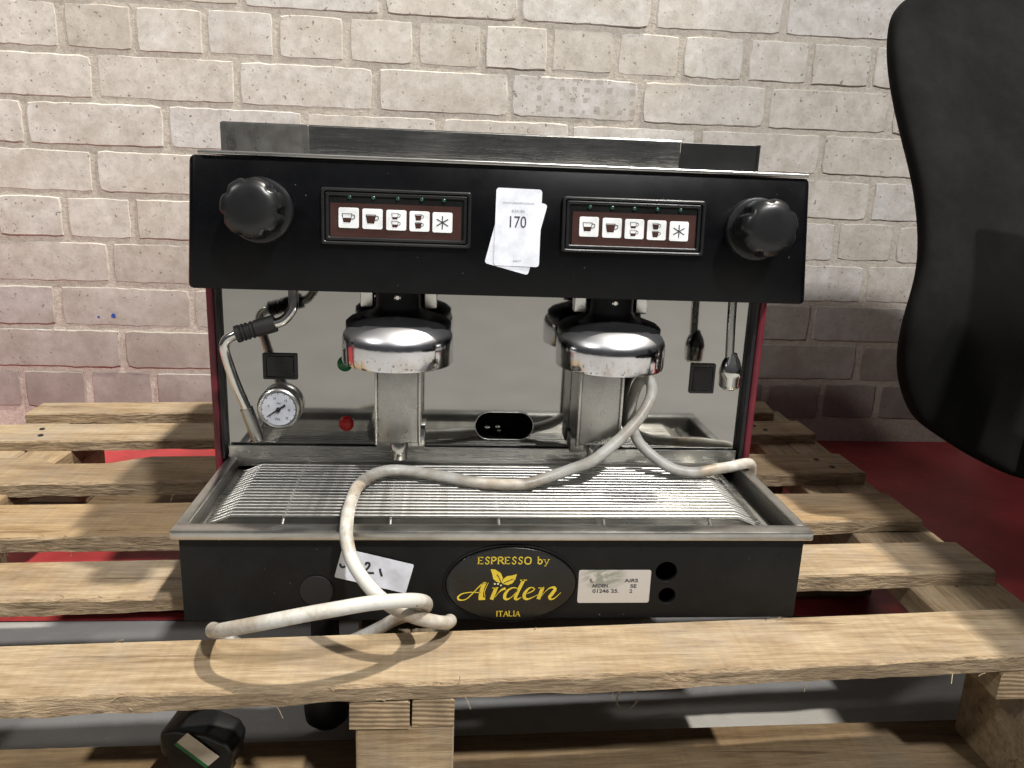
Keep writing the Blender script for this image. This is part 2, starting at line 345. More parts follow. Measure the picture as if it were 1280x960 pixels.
def ribbon(bm, pts, ws, z=0, th=.0002, mi=0, smooth=3):
    """flat pen stroke of changing width, with a little thickness"""
    P = catmull([(p[0], p[1], 0) for p in pts], smooth) if smooth > 1 else [Vector((p[0], p[1], 0)) for p in pts]
    N = len(P)
    if isinstance(ws, (int, float)): ws = [ws]*len(pts)
    L, R = [], []
    for i, p in enumerate(P):
        t = P[min(i+1, N-1)]-P[max(i-1, 0)]
        if t.length < 1e-9: t = Vector((1, 0, 0))
        t.normalize(); nrm = Vector((-t.y, t.x, 0)); u = i/(N-1)*(len(ws)-1); k = min(int(u), len(ws)-2); wd = ws[k]+(ws[k+1]-ws[k])*(u-k)
        L.append(p+nrm*wd/2); R.append(p-nrm*wd/2)
    def vv(p, zz): return bm.verts.new((p.x, p.y, zz))
    top = [(vv(a, z+th), vv(b, z+th)) for a, b in zip(L, R)]; bot = [(vv(a, z), vv(b, z)) for a, b in zip(L, R)]
    fs = []
    for i in range(N-1):
        fs.append(bm.faces.new((top[i][0], top[i][1], top[i+1][1], top[i+1][0])))
        fs.append(bm.faces.new((top[i][0], top[i+1][0], bot[i+1][0], bot[i][0]))); fs.append(bm.faces.new((top[i][1], bot[i][1], bot[i+1][1], top[i+1][1])))
    for f in fs: f.material_index = mi
def poly(bm, pts, z, th=.0002, mi=0):
    a = [bm.verts.new((x, y, z+th)) for x, y in pts]; b = [bm.verts.new((x, y, z)) for x, y in pts]
    fs = [bm.faces.new(a)]
    for i in range(len(a)): j = (i+1) % len(a); fs.append(bm.faces.new((a[i], a[j], b[j], b[i])))
    for f in fs: f.material_index = mi
    bmesh.ops.recalc_face_normals(bm, faces=fs)
def face_frame(y, z=0, lean=0.0):   # local x = right, local y = up, local z = out towards the viewer
    up = Vector((0, math.sin(lean), math.cos(lean))); out = Vector((0, -math.cos(lean), math.sin(lean)))
    m = Matrix((Vector((1, 0, 0)), up, out)).transposed().to_4x4(); return Matrix.Translation((0, y, z)) @ m

# ------------------------------------------------------------------ floor
def sheet(name, x0, x1, y0, y1, z, mat):
    bm = bmesh.new(); bmesh.ops.create_grid(bm, x_segments=1, y_segments=1, size=1)
    for v in bm.verts: v.co = Vector((x0 if v.co.x < 0 else x1, y0 if v.co.y < 0 else y1, z))
    o = bmo(name, bm, mat); o['kind'] = 'structure'; return o
sheet('concrete_floor', -4, 4, -5, .90, 0, 'concrete')
sheet('red_floor_paint', -4, 4, .240, .8995, .0015, 'redfloor')

# ------------------------------------------------------------------ brick wall
WY = .8732
wall = thing('brick_wall', 'pale painted brick wall with sandy mortar behind the coffee machine', 'wall', (0, WY, 0))
bm = bmesh.new(); nx, nz = 150, 76
grid = {}
for i in range(nx+1):
    for j in range(nz+1):
        grid[i, j] = bm.verts.new((-1.35+3.0*i/nx, WY+.0019+random.uniform(-.0006, .0006), .0001+1.14*j/nz))
for i in range(nx):
    for j in range(nz): bm.faces.new((grid[i, j], grid[i+1, j], grid[i+1, j+1], grid[i, j+1]))
for a in [(0, 0, nx, 0), ]:
    pass
box(bm, (-1.35, WY+.02, .0001), (1.65, WY+.11, 1.14))
bmo('mortar', bm, 'mortar', wall, None, True)
def brick_mesh(L, H, seed):
    rnd = random.Random(seed); bm = bmesh.new(); D = .03
    nx = 14 if L > .15 else 7
    # front face with worn, uneven outline, chamfer ring, and a body going back into the mortar
    ring = []; ring2 = []
    pts = [(-L/2+L*k/nx, -H/2) for k in range(nx)] + [(L/2, -H/2+H*k/4) for k in range(4)] + [(L/2-L*k/nx, H/2) for k in range(nx)] + [(-L/2, H/2-H*k/4) for k in range(4)]
    out, mid, inn = [], [], []
    for i, (x, z) in enumerate(pts):
        corner = abs(abs(x)-L/2) < 1e-6 and abs(abs(z)-H/2) < 1e-6
        cz = .0016*(1 if corner else 0)*rnd.uniform(.4, 1.6); jx, jz = rnd.uniform(-.0009, .0009), rnd.uniform(-.0009, .0009)
        px = x + jx - math.copysign(cz, x); pz = z + jz - math.copysign(cz, z)
        s = rnd.uniform(.0006, .0016)
        out.append(bm.verts.new((px, D, pz))); mid.append(bm.verts.new((px, .0016, pz)))
        inn.append(bm.verts.new((px*(1-s*2/L*1.6), 0, pz*(1-s*2/H*1.3))))
    n = len(pts)
    for i in range(n):
        j = (i+1) % n; bm.faces.new((out[i], out[j], mid[j], mid[i])); bm.faces.new((mid[i], mid[j], inn[j], inn[i]))
    c = bm.verts.new((rnd.uniform(-.3, .3)*L/2, 0, 0))
    for i in range(n): bm.faces.new((inn[i], inn[(i+1) % n], c))
    bmesh.ops.recalc_face_normals(bm, faces=bm.faces)
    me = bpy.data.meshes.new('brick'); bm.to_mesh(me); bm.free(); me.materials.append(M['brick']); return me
STR = [brick_mesh(.2135, .0655, k) for k in range(10)]; HDR = [brick_mesh(.1015, .0655, 50+k) for k in range(8)]
# row: (offset joint x, header?)
rows = {-3: (-.05, 0), -2: (.055, 0), -1: (.067, 0), 0: (.009, 1), 1: (-.616, 0), 2: (-.733, 0), 3: (-.630, 0), 4: (-.686, 1), 5: (-.618, 0), 6: (-.487, 0), 7: (-.609, 0), 8: (-.672, 1)}
Z0 = .6435
marked = {}
for r, (off, hd) in rows.items():
    pitch = .1120 if hd else .2238
    ztop = Z0 - .075*(r-1)
    k0 = math.floor((-1.3-off)/pitch); x = off + k0*pitch
    while x < 1.45:
        me = random.choice(HDR if hd else STR)
        if (r == 1 and .12 < x+pitch/2 < .22): me = me.copy(); me.materials[0] = M['markbrick']
        b = bpy.data.objects.new('brick', me); COL.objects.link(b); b.parent = wall
        b.location = (x+pitch/2+random.uniform(-.0015, .0015), random.uniform(-.0012, .0012), ztop-.0375+random.uniform(-.0012, .0012))
        b.rotation_euler = (random.uniform(-.008, .008), random.uniform(-.006, .006), random.uniform(-.006, .006))
        x += pitch
# paint marks printed on the bricks
def mark_obj(name, quads, mat):
    bm = bmesh.new()
    for (x, z, wq, hq) in quads:
        pts = [(x-wq/2, z-hq/2*random.uniform(.8, 1.1)), (x+wq/2*random.uniform(.8, 1.1), z-hq/2), (x+wq/2, z+hq/2*random.uniform(.8, 1.1)), (x-wq/2*random.uniform(.8, 1.1), z+hq/2)]
        poly(bm, [(x+wq/2*math.cos(t)*random.uniform(.6, 1.2), z+hq/2*math.sin(t)*random.uniform(.6, 1.2)) for t in [q*.57 for q in range(11)]], .0, .0003)
    return bmo(name, bm, mat, wall, Matrix.Translation((0, WY-.0008, 0)) @ face_frame(0))
mark_obj('blue_paint_spot', [(-.6205, .2145, .009, .0075), (-.645, .212, .005, .004)], 'bluemark')

# ------------------------------------------------------------------ pallet
pal = thing('wooden_pallet', 'weathered wooden pallet carrying the coffee machine', 'pallet', (-.08, .27, 0))
def board(name, c00, c10, c11, c01, z0, z1, mat='woodx', notch=None, seed=0, n=None, emat='edge', amp=.0011):
    """c00 front left, c10 front right, c11 back right, c01 back left"""
    rnd = random.Random(seed); c00, c10, c11, c01 = [Vector((*c, 0)) for c in (c00, c10, c11, c01)]
    L = max((c10-c00).length, (c11-c10).length); n = n or max(3, int(L/.012)); alongx = (c10-c00).length > (c11-c10).length
    bm = bmesh.new(); prof = [(0, 0), (0, 1), (1, 1), (1, 0)]
    rings = []; drift = [0]*6
    for i in range(n+1):
        t = i/n
        if alongx: F = c00.lerp(c10, t); B = c01.lerp(c11, t)
        else: F = c00.lerp(c01, t); B = c10.lerp(c11, t)
        w = (B-F).normalized()
        for q in range(6): drift[q] = drift[q]*.75 + rnd.uniform(-amp, amp)
        nb = notch(t) if notch else 0
        sag = .0008*math.sin(t*7+seed)
        ch = .0012+abs(drift[5])*.8
        ring = [F + w*drift[0]*.8 + Vector((0, 0, z0+drift[1]*.7)), F + w*drift[2]*.6 + Vector((0, 0, z1-ch+sag)), F + w*(.0014+abs(drift[2])) + Vector((0, 0, z1+sag)),
                B - w*(.0014+nb) + Vector((0, 0, z1+sag)), B + w*(drift[3]*.6-nb) + Vector((0, 0, z1-ch+sag)), B + w*(drift[4]*.8-nb) + Vector((0, 0, z0))]
        rings.append([bm.verts.new(p) for p in ring])
    for a, b in zip(rings[:-1], rings[1:]):
        for k in range(6):
            f = bm.faces.new((a[k], b[k], b[(k+1) % 6], a[(k+1) % 6])); f.material_index = 1 if k in (0, 1, 3, 4) else 0
    for rg in (rings[0], rings[-1]): f = bm.faces.new(rg); f.material_index = 2
    bmesh.ops.recalc_face_normals(bm, faces=bm.faces)
    return bmo(name, bm, [mat, emat, 'endgrain'], pal, None, True, 28)
ZT = .144; TH = .0137
def nt3(t): return .022*max(0, min(1, (.22-t)*30))*(1 if t > .13 else 1-.9*max(0, min(1, (.13-t)*60))) if t < .23 else 0
board('deck_board', (-.70, -.1105), (.56, -.0475), (.56, .0175), (-.70, -.0485), ZT-TH, ZT, seed=1, amp=.0012)
board('deck_board', (-.655, .0165), (.4575, .0755), (.457, .137), (-.655, .084), ZT-TH, ZT-.0002, seed=2)
board('deck_board', (-.63, .130), (.4545, .187), (.4545, .262), (-.63, .209), ZT-TH, ZT+.0004, seed=3)
board('deck_board', (-.625, .266), (.465, .325), (.465, .396), (-.625, .350), ZT-TH-.002, ZT, notch=nt3, seed=4)
board('deck_board', (-.625, .404), (.472, .476), (.472, .540), (-.625, .474), ZT-TH, ZT-.0003, seed=5)
board('deck_board', (-.602, .518), (.452, .577), (.46, .640), (-.602, .572), ZT-TH, ZT+.0003, seed=6)
def cross(x0, x1, y0, y1, seed, z0=.1085, z1=ZT-TH-.0003, sk=.04): board('stringer_board', (x0, y0), (x1, y0), (x1-sk*(y1-y0), y1), (x0-sk*(y1-y0), y1), z0, z1, 'woody', seed=seed, emat='woody', amp=.0006)
cross(-.1045, -.0640, -.0790, .60, 11); cross(-.0625, -.0335, -.0775, .60, 12)
cross(.372, .416, -.058, .63, 13, sk=-.03); cross(.4175, .462, -.055, .63, 14, sk=-.03)
cross(-.625, -.565, -.10, .57, 15, sk=-.03); cross(-.563, -.512, -.10, .57, 16, sk=-.03)
def block(x0, x1, y0, y1, z0=.0205, z1=.108, mat='woodx'):
    bm = bmesh.new(); box(bm, (x0, y0, z0), (x1, y1, z1), .0012, 1); bmo('block', bm, mat, pal, None, True, 30)
for (x0, x1) in ((-.1005, -.0338), (.405, .470), (-.615, -.530)):
    yo = {-.1005: 0, .405: .016, -.615: -.026}[x0]
    for (y0, y1) in ((-.0775, .005), (.255, .335), (.535, .605)):
        block(x0, x1, y0+yo, y1+yo)
board('bottom_board', (-.64, -.10), (.53, -.070), (.53, .036), (-.64, .016), .001, .0202, 'shadewood', seed=21, emat='shadewood')
board('bottom_board', (-.64, .245), (.47, .28), (.47, .36), (-.64, .325), .003, .0202, 'shadewood', seed=22, emat='shadewood')
board('bottom_board', (-.64, .50), (.47, .545), (.47, .62), (-.64, .575), .003, .0202, 'shadewood', seed=23, emat='shadewood')
# nail heads seen as dark dots in the boards
def nail(x, y): 
    bm = bmesh.new(); lathe(bm, [(.0032, 0), (.0032, .0007), (.0022, .0009)], (x, y, ZT), 10); bmo('nail_head', bm, 'rubber', pal)
for x, y in [(.424, .372), (.432, .345), (.395, .510), (.405, .492), (.418, .612), (-.55, .455), (-.54, .43)]: nail(x, y)
# splinters standing out of the rough edges
bm = bmesh.new()
for k in range(46):
    if k < 30: x = random.uniform(-.33, .36); y = -.0915+.05*(x+.33)+random.choice((0, 0, .0625)); z = ZT-random.choice((.001, .0135, .013))
    else: x = random.uniform(-.45, -.26); y = random.choice((.145, .038+.05*(x+.3), .278)); z = ZT-random.choice((0, .013))
    L = random.uniform(.003, .010); d = Vector((random.uniform(-1, 1), -.3*random.random(), random.uniform(-.8, .6))).normalized()*L
    p = Vector((x, y, z)); tube(bm, [p, p+d*.5+Vector((0, 0, L*.1)), p+d], .0003, 4)
sp = bmo('wood_splinters', bm, 'woodx', pal); sp['kind'] = 'stuff'

# ------------------------------------------------------------------ espresso machine
mc = thing('espresso_machine', 'black two group espresso machine with dark red side panels on a pallet', 'coffee machine', (0, .27, ZT))
HL = math.atan(.1026); HF = face_frame(.072, .3835, HL); BF = face_frame(0, 0); SPY = .152; SF = face_frame(SPY, 0)
def hz(z): return (z-.3835)/math.cos(HL)     # world height -> distance up the leaning hood face
# base box with two holes
holes = [ell(.1286, .1837, .0083, .0083, 28), ell(.1308, .1632, .0066, .0066, 28)]
plate('front_skirt', [rrect(.0, .1783, .470, .0685, .0015, 3)] + holes, -.004, 0, 'skirt', mc, BF, .0006)
bm = bmesh.new(); box(bm, (-.235, .0042, .1443), (.235, .150, .1465)); box(bm, (-.235, .0042, .1467), (-.2335, .52, .211)); box(bm, (.2335, .0042, .1467), (.235, .52, .211))
bmo('base_shell', bm, 'skirt', mc)
bm = bmesh.new(); box(bm, (-.232, .030, .1468), (.232, .5, .190)); bmo('base_interior', bm, 'void', mc)
plate('blanking_plug', [ell(-.1372, .169, .0125, .0125, 36)], 0.0002, .0012, 'gasket', mc, BF, .0004)
# badge with lettering
bx, bz = .0085, .1745
bd = plate('badge', [ell(bx, bz, .0495, .0306, 64)], .0003, .0022, 'badge', mc, BF, .0008)
plate('badge_rim', [ell(bx, bz, .0518, .0325, 64), ell(bx, bz, .0503, .0312, 64)], .0001, .0012, 'skirt', bd, BF, .0004)
def zc(zx, zy): return (-.0411+(zx/4.267-17)*.000612, .2051-(zy/4.267-13)*.000674)
def zp_(pts): return [zc(*p) for p in pts]
u = .000612/4.267
bm = bmesh.new()
R_ = lambda pts, ws, k=4: ribbon(bm, zp_(pts), [x*u for x in ws] if isinstance(ws, list) else ws*u, .0024, .0003, 0, k)
def z2(p): return ((p[0]/9.143+565-540)*4.267, (p[1]/9.143+700-670)*4.267)
def R2(pts, ws, k=4): R_([z2(p) for p in pts], [w_*.4667 for w_ in ws], k)
R2([(330, 347), (250, 343), (180, 345), (110, 362), (70, 395), (78, 424), (120, 432), (170, 415), (220, 370), (290, 295), (350, 240), (385, 234)], [10, 9, 9, 12, 20, 20, 10, 10, 12, 12, 14, 14])
poly(bm, zp_([z2(p) for p in [(340, 240), (388, 232), (364, 300), (354, 350), (354, 400), (378, 406), (378, 430), (305, 430), (302, 380), (315, 310)]]), .0024, .0003)
R2([(408, 232), (380, 300), (368, 350), (378, 396)], [6, 8, 8, 6])
R2([(500, 292), (480, 345), (450, 426)], [38, 42, 44], 1); R2([(455, 296), (522, 291)], [10, 10], 1); R2([(490, 400), (530, 345), (565, 315), (606, 298)], [5, 8, 22, 30])
R2([(738, 298), (690, 291), (638, 318), (604, 365), (600, 405), (622, 424), (660, 412), (705, 372), (745, 318)], [8, 14, 24, 36, 38, 26, 10, 8, 10])
R2([(808, 206), (764, 300), (728, 385), (722, 415), (745, 426), (790, 400)], [36, 38, 38, 34, 20, 5]); R2([(770, 210), (846, 205)], [14, 12], 1)
R2([(850, 360), (905, 338), (937, 308), (905, 290), (862, 308), (826, 360), (824, 402), (852, 424), (900, 412), (980, 372)], [6, 12, 14, 10, 22, 38, 38, 26, 12, 6])
R2([(1030, 292), (1010, 350), (986, 424)], [38, 42, 44], 1); R2([(980, 296), (1048, 291)], [10, 10], 1)
R2([(1010, 402), (1058, 342), (1108, 298), (1158, 290), (1172, 314), (1146, 356), (1116, 398), (1126, 424), (1170, 416), (1242, 348)], [5, 6, 12, 28, 38, 40, 38, 24, 11, 5])
poly(bm, zp_([z2(p) for p in [(430, 82), (490, 90), (545, 125), (570, 175), (562, 225), (536, 234), (500, 222), (462, 190), (450, 140)]]), .0024, .0003)
poly(bm, zp_([z2(p) for p in [(727, 138), (716, 190), (682, 240), (630, 262), (582, 250), (560, 236), (576, 192), (615, 162), (670, 155)]]), .0024, .0003)
bmo('lettering', bm, 'gold', bd, BF)
bm = bmesh.new(); R2([(500, 140), (530, 180), (550, 232)], [7, 9, 7]); R2([(690, 192), (640, 210), (580, 240)], [7, 9, 7])
for v in bm.verts: v.co.z += .0002
bmo('leaf_vein', bm, 'badge', bd, BF)
bm = bmesh.new()
for q in ((482, 248), (518, 248), (552, 265)): poly(bm, ell(*zc(*z2(q)), 5*u, 5*u, 10), .0024, .0003)
bmo('crumb_dots', bm, 'paledot', bd, BF)
def serif_text(s, x0, x1, yb, h, z):
    """thin serifed capitals drawn with pen strokes"""
    G = {'E': (.62, [[(0,0),(0,1)],[(0,1),(.9,1),(.9,.84)],[(0,.52),(.7,.52)],[(0,0),(.9,0),(.95,.18)]]), 'S': (.58, [[(.85,.78),(.8,.97),(.4,1.03),(.08,.78),(.4,.54),(.85,.28),(.5,-.03),(.1,.05),(.03,.25)]]),
         'P': (.62, [[(0,0),(0,1)],[(0,1),(.6,1.0),(.9,.76),(.6,.5),(0,.48)]]), 'R': (.68, [[(0,0),(0,1)],[(0,1),(.6,1.0),(.85,.76),(.6,.52),(0,.5)],[(.45,.5),(1,0)]]),
         'O': (.80, [[(.5,1.03),(.08,.85),(0,.5),(.1,.12),(.5,-.03),(.9,.12),(1,.5),(.92,.85),(.5,1.03)]]), 'I': (.12, [[(.5,0),(.5,1)]]), 'T': (.7, [[(.5,0),(.5,1)],[(0,.84),(0,1),(1,1),(1,.84)]]),
         'A': (.74, [[(0,0),(.5,1.02)],[(.5,1.02),(1,0)],[(.2,.36),(.8,.36)]]), 'L': (.58, [[(0,0),(0,1)],[(0,0),(.95,0),(1,.2)]]), ' ': (.45, []),
         'b': (.55, [[(0,0),(0,1.05)],[(0,.5),(.5,.66),(.95,.34),(.5,-.02),(0,.1)]]), 'y': (.58, [[(0,.64),(.5,0)],[(1,.64),(.35,-.34),(.05,-.34)]])}
    SER = {'E': [(0,0),(0,1)], 'P': [(0,0),(0,1)], 'R': [(0,0),(0,1),(1,0)], 'I': [(.5,0),(.5,1)], 'T': [(.5,0)], 'A': [(0,0),(1,0)], 'L': [(0,0),(0,1)], 'b': [(0,1.05)], 'y': [(0,.64),(1,.64)], 'S': [], 'O': [], ' ': []}
    tot = sum(G[c][0]+.26 for c in s)-.26; k = (x1-x0)/tot; x = x0; bm = bmesh.new()
    for c in s:
        w_ = G[c][0]
        for st in G[c][1]:
            pts = [(x+a*w_*k, yb+b*h) for a, b in st]; vert = abs(pts[0][0]-pts[-1][0]) < 1e-6 or c in 'A' and st[0][0] == .5 or c == 'R' and len(st) == 2
            curved = len(st) > 4
            ribbon(bm, pts, h*(.17 if vert else .13 if curved else .085), z, .0003, 0, 3 if curved else 1)
        for a, b in SER[c]: ribbon(bm, [(x+a*w_*k-h*.15, yb+b*h), (x+a*w_*k+h*.15, yb+b*h)], h*.07, z, .0003, 0, 1)
        x += (w_+.26)*k
    return bm
bmo('lettering', serif_text('ESPRESSO by', *[zc(a, 0)[0] for a in (243, 612)], zc(0, 138)[1], zc(0, 104)[1]-zc(0, 138)[1], .0024), 'gold', bd, BF)
bmo('lettering', serif_text('ITALIA', *[zc(a, 0)[0] for a in (347, 470)], zc(0, 417)[1], zc(0, 390)[1]-zc(0, 417)[1], .0024), 'gold', bd, BF)
# dealer sticker
st = plate('dealer_sticker', [rrect(.0885, .1717, .0562, .0278, .0016, 4)], .0001, .0005, 'sticker', mc, BF)
tm = [text_mesh(s, .005, x, y, .0006, wd, height=.0030, thick=.00008) for s, x, y, wd in (('S.', .0705, .1769, .003), ('AIRS', .1015, .1768, .0105), ('ARDEN', .0772, .1725, .0125), ('SE', .1035, .1721, .0048), ('01246 25.', .0820, .1680, .0205), ('2', .1018, .1678, .0022))]
for t_ in tm: link('printed_text', t_, 'ink', st, BF)
# handwritten label on the skirt, and its marker strokes
ROT = -.255; lab = plate('handwritten_label', [rrect(-.0943, .1858, .0545, .0245, .0012, 3, ROT)], .0012, .0016, 'paper', mc, BF)
bm = bmesh.new()
def lt(px, py):  # zoom coordinates of the label crop -> skirt plane
    x, y = px/5.818+370, py/5.818+670; return (-.0411+(x-557)*.000600-.0018, .2051-(y-683)*.000668)
for pts in ([(348, 190), (350, 208), (366, 216), (384, 208)], [(528, 200), (534, 186), (552, 186), (556, 204), (540, 226), (522, 248), (548, 256), (588, 258)], [(630, 226), (634, 250), (644, 282)]):
    ribbon(bm, [lt(*p) for p in pts], .0016, .0018, .0001, 0, 4)
bmo('marker_writing', bm, 'marker', lab, BF)
# drip tray: rim, trough, floor
tr_bm = bmesh.new()
TX, TF, TB = .2392, -.0065, .149
def ring_box(bm, xo, yo0, yo1, xi, yi0, yi1, z0, z1, bev=.0012):
    box(bm, (-xo, yo0, z0), (xo, yi0, z1), bev); box(bm, (-xo, yi1, z0), (xo, yo1, z1), bev)
    box(bm, (-xo, yi0-.0005, z0+.0003), (-xi, yi1+.0005, z1-.0002), bev); box(bm, (xi, yi0-.0005, z0+.0003), (xo, yi1+.0005, z1-.0002), bev)
ring_box(tr_bm, TX, TF, TB, .2298, .0078, .147, .2125, .2200, .0016)
tray = bmo('drip_tray', tr_bm, 'tray', mc, None, True)
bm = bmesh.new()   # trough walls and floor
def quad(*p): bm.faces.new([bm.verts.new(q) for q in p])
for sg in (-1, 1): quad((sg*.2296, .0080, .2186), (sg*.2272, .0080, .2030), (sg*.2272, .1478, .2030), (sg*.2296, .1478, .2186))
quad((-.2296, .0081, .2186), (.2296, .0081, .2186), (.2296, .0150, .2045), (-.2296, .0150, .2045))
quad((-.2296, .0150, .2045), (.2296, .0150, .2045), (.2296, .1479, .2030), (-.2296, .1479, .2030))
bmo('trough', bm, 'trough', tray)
bm = bmesh.new(); box(bm, (-.2365, .1470, .2190), (.2310, .1492, .2318), .0004); bmo('rear_upstand', bm, 'steel', tray)
# wire rack
bm = bmesh.new(); zr = .2145
for xb in (-.2260, .2150): box(bm, (xb-.0030, .0180, .2062), (xb+.0030, .1445, .2100), .0010)
box(bm, (-.2285, .0165, .2060), (.2175, .0195, .2085), .0008); box(bm, (-.2285, .1425, .2060), (.2175, .1450, .2098), .0008)
rack = bmo('wire_rack', bm, 'steel', mc, None, True)
bm = bmesh.new(); tube(bm, [Vector(p) for p in ((-.2240, 0, .2088), (-.2180, 0, .2108), (-.2080, 0, .2150), (-.2055, 0, .2160), (-.10, 0, .2160), (.10, 0, .2160), (.1930, 0, .2160), (.1955, 0, .2150), (.2060, 0, .2108), (.2120, 0, .2088))], .00135, 8)
wm = bpy.data.meshes.new('wire'); bm.to_mesh(wm); bm.free(); wm.materials.append(M['wire'])
for p in wm.polygons: p.use_smooth = True
for k in range(18):
    o = bpy.data.objects.new('wire', wm); COL.objects.link(o); o.parent = rack; o.location = (0, .0310+k*.0064, random.uniform(-.0002, .0002))
for x, x2 in ((-.1685, -.166), (-.0870, -.0845), (-.0010, -.0005), (.0830, .0828), (.1700, .1690)):
    bm = bmesh.new(); tube(bm, [Vector(p) for p in ((x, .144, .2125), (x, .10, .2135), (x2, .034, .2135), (x2, .0290, .2130), (x2, .0235, .2100), (x2, .0190, .2080))], .0012, 8); bmo('cross_wire', bm, 'wire', rack, None, True)
# backsplash with oval cutout
plate('backsplash', [[(-.2385, .2195), (.2318, .2195), (.2318, .40), (-.2385, .40)], rrect(.0107, .2520, .0534, .0262, .0130, 12)], -.0015, 0, 'splash', mc, SF, 0, False)
plate('cutout_rim', [rrect(.0107, .2520, .0544, .0272, .0135, 12), rrect(.0107, .2520, .0526, .0254, .0126, 12)], .0002, .0010, 'steel', mc, SF, .0003)
bm = bmesh.new(); box(bm, (-.05, .175, .215), (.07, .176, .29)); box(bm, (-.05, .155, .2145), (.07, .175, .2155)); bmo('cutout_cavity', bm, 'void', mc)
bm = bmesh.new()
for (px, pz, r) in ((-.004, .2435, .0035), (.006, .2445, .003), (.0072, .2405, .0025)): lathe(bm, [(r*.2, .002), (r*.8, .0015), (r, 0), (r, -.004)], (px, .172, pz), 16, 'y')
bmo('pipe_union', bm, 'polished', mc, None, True)
# side panels
for s, x0, x1, g0, g1 in ((-1, -.2478, -.2412, -.2412, -.2387), (1, .2358, .2425, .2320, .2358)):
    bm = bmesh.new(); box(bm, (x0, .1415, .1445), (x1, .545, .4795), .0026, 3); pn = bmo('side_panel', bm, 'red', mc, None, True)
    bm = bmesh.new(); box(bm, (g0+.0001, .1430, .2203), (g1-.0001, .20, .479), .0004); bmo('gasket', bm, 'gasket', pn)
bm = bmesh.new(); box(bm, (-.2383, .178, .2205), (.2316, .54, .4790)); box(bm, (-.2383, .5405, .1475), (.2316, .5435, .479)); bmo('body_shell', bm, 'gasket', mc)
# hood: leaning front with rounded corners
bm = bmesh.new()
lo, hi = (-.2385, 0, 0), (.2430, .0985, .075)
vs = box(bm, (-.2405, 0, -.072), (.2455, .0985, 0)); 
for v in bm.verts:
    if v.co.y > .05: v.co.x = v.co.x*.9855 if v.co.x < 0 else v.co.x*.982
ed = [e for e in bm.edges if abs(e.verts[0].co.x-e.verts[1].co.x) < .01 and (e.verts[0].co.z > -.001 or e.verts[1].co.z > -.001)]
bmesh.ops.bevel(bm, geom=ed, offset=.0055, segments=4, profile=.5, affect='EDGES')
ed = [e for e in bm.edges if e.calc_face_angle(0) > .6]
bmesh.ops.bevel(bm, geom=ed, offset=.0006, segments=2, profile=.5, affect='EDGES')
hood = bmo('hood', bm, 'hood', mc, HF, True, 35)
# cup shelf plate and rail
bm = bmesh.new(); box(bm, (-.2290, .0790, .4822), (.2375, .540, .4850), .0006); bmo('top_plate', bm, 'steel', mc)
RY = .190
bm = bmesh.new(); box(bm, (-.2405, RY, .4852), (.1640, RY+.0016, .5105), .0004); box(bm, (-.2405, RY+.0018, .4852), (-.2390, .535, .5105), .0003)
rail = bmo('cup_rail', bm, 'rail', mc)
bm = bmesh.new(); box(bm, (.1655, RY+.003, .4852), (.2365, RY+.0045, .5100), .0003); box(bm, (.2367, RY+.0022, .4852), (.2392, .535, .5106), .0004); box(bm, (-.2388, .5335, .4852), (.2365, .535, .5105), .0003)
bmo('rail_end', bm, 'plastic', rail)['label'] = 'dark glossy end section of the cup rail'
bm = bmesh.new(); box(bm, (-.2410, RY-.0012, .4853), (-.1660, RY-.0004, .5104), .0003); box(bm, (-.2100, RY-.0016, .4856), (-.2078, RY-.0012, .5100)); bmo('rail_corner', bm, 'housing', rail)
bm = bmesh.new(); box(bm, (-.2400, RY-.0004, .5100), (.1640, RY+.0020, .5112), .0004); bmo('rail_lip', bm, 'polished', rail)
# knobs
def knob(cx, cz, name='steam_knob', off=(0, .002)):
    c = Vector((cx, hz(cz)))
    bm = bmesh.new()
    L = lambda pr, **k: lathe(bm, pr, (0, 0, 0), 84, 'z', **k)
    L([(.0248, .0), (.0248, .0022), (.0240, .0040), (.0220, .0046), (.0150, .0046)])
    kb = bmo('knob_collar', bm, 'plastic', mc, HF @ Matrix.Translation((cx, hz(cz), 0)), True, 30)
    bm = bmesh.new(); lathe(bm, [(.0195, .0047), (.0195, .010), (.0188, .012)], (0, 0, 0), 48); bmo('knob_stem', bm, 'plastic', kb, HF @ Matrix.Translation((cx, hz(cz), 0)), True)
    def rm(a, h):
        s = .5+.5*math.cos(7*a+.9); s = s**5; return 1-.12*s*max(0, min(1, (.0362-h)/.006))
    prof = [(.0200, .0125), (.0216, .0130), (.0222, .0150), (.0222, .0270)] + [(.0222*math.cos(t)**.45, .0270+.0100*math.sin(t)) for t in [x*math.pi/2/12 for x in range(1, 12)]] + [(.0006, .0371)]
    bm = bmesh.new(); lathe(bm, prof, (0, 0, 0), 140, 'z', rmod=rm); bmo('knob_cap', bm, 'plastic', kb, HF @ Matrix.Translation((cx, hz(cz), 0)), True, 50)
knob(-.1850, .4425); knob(.1985, .4412)
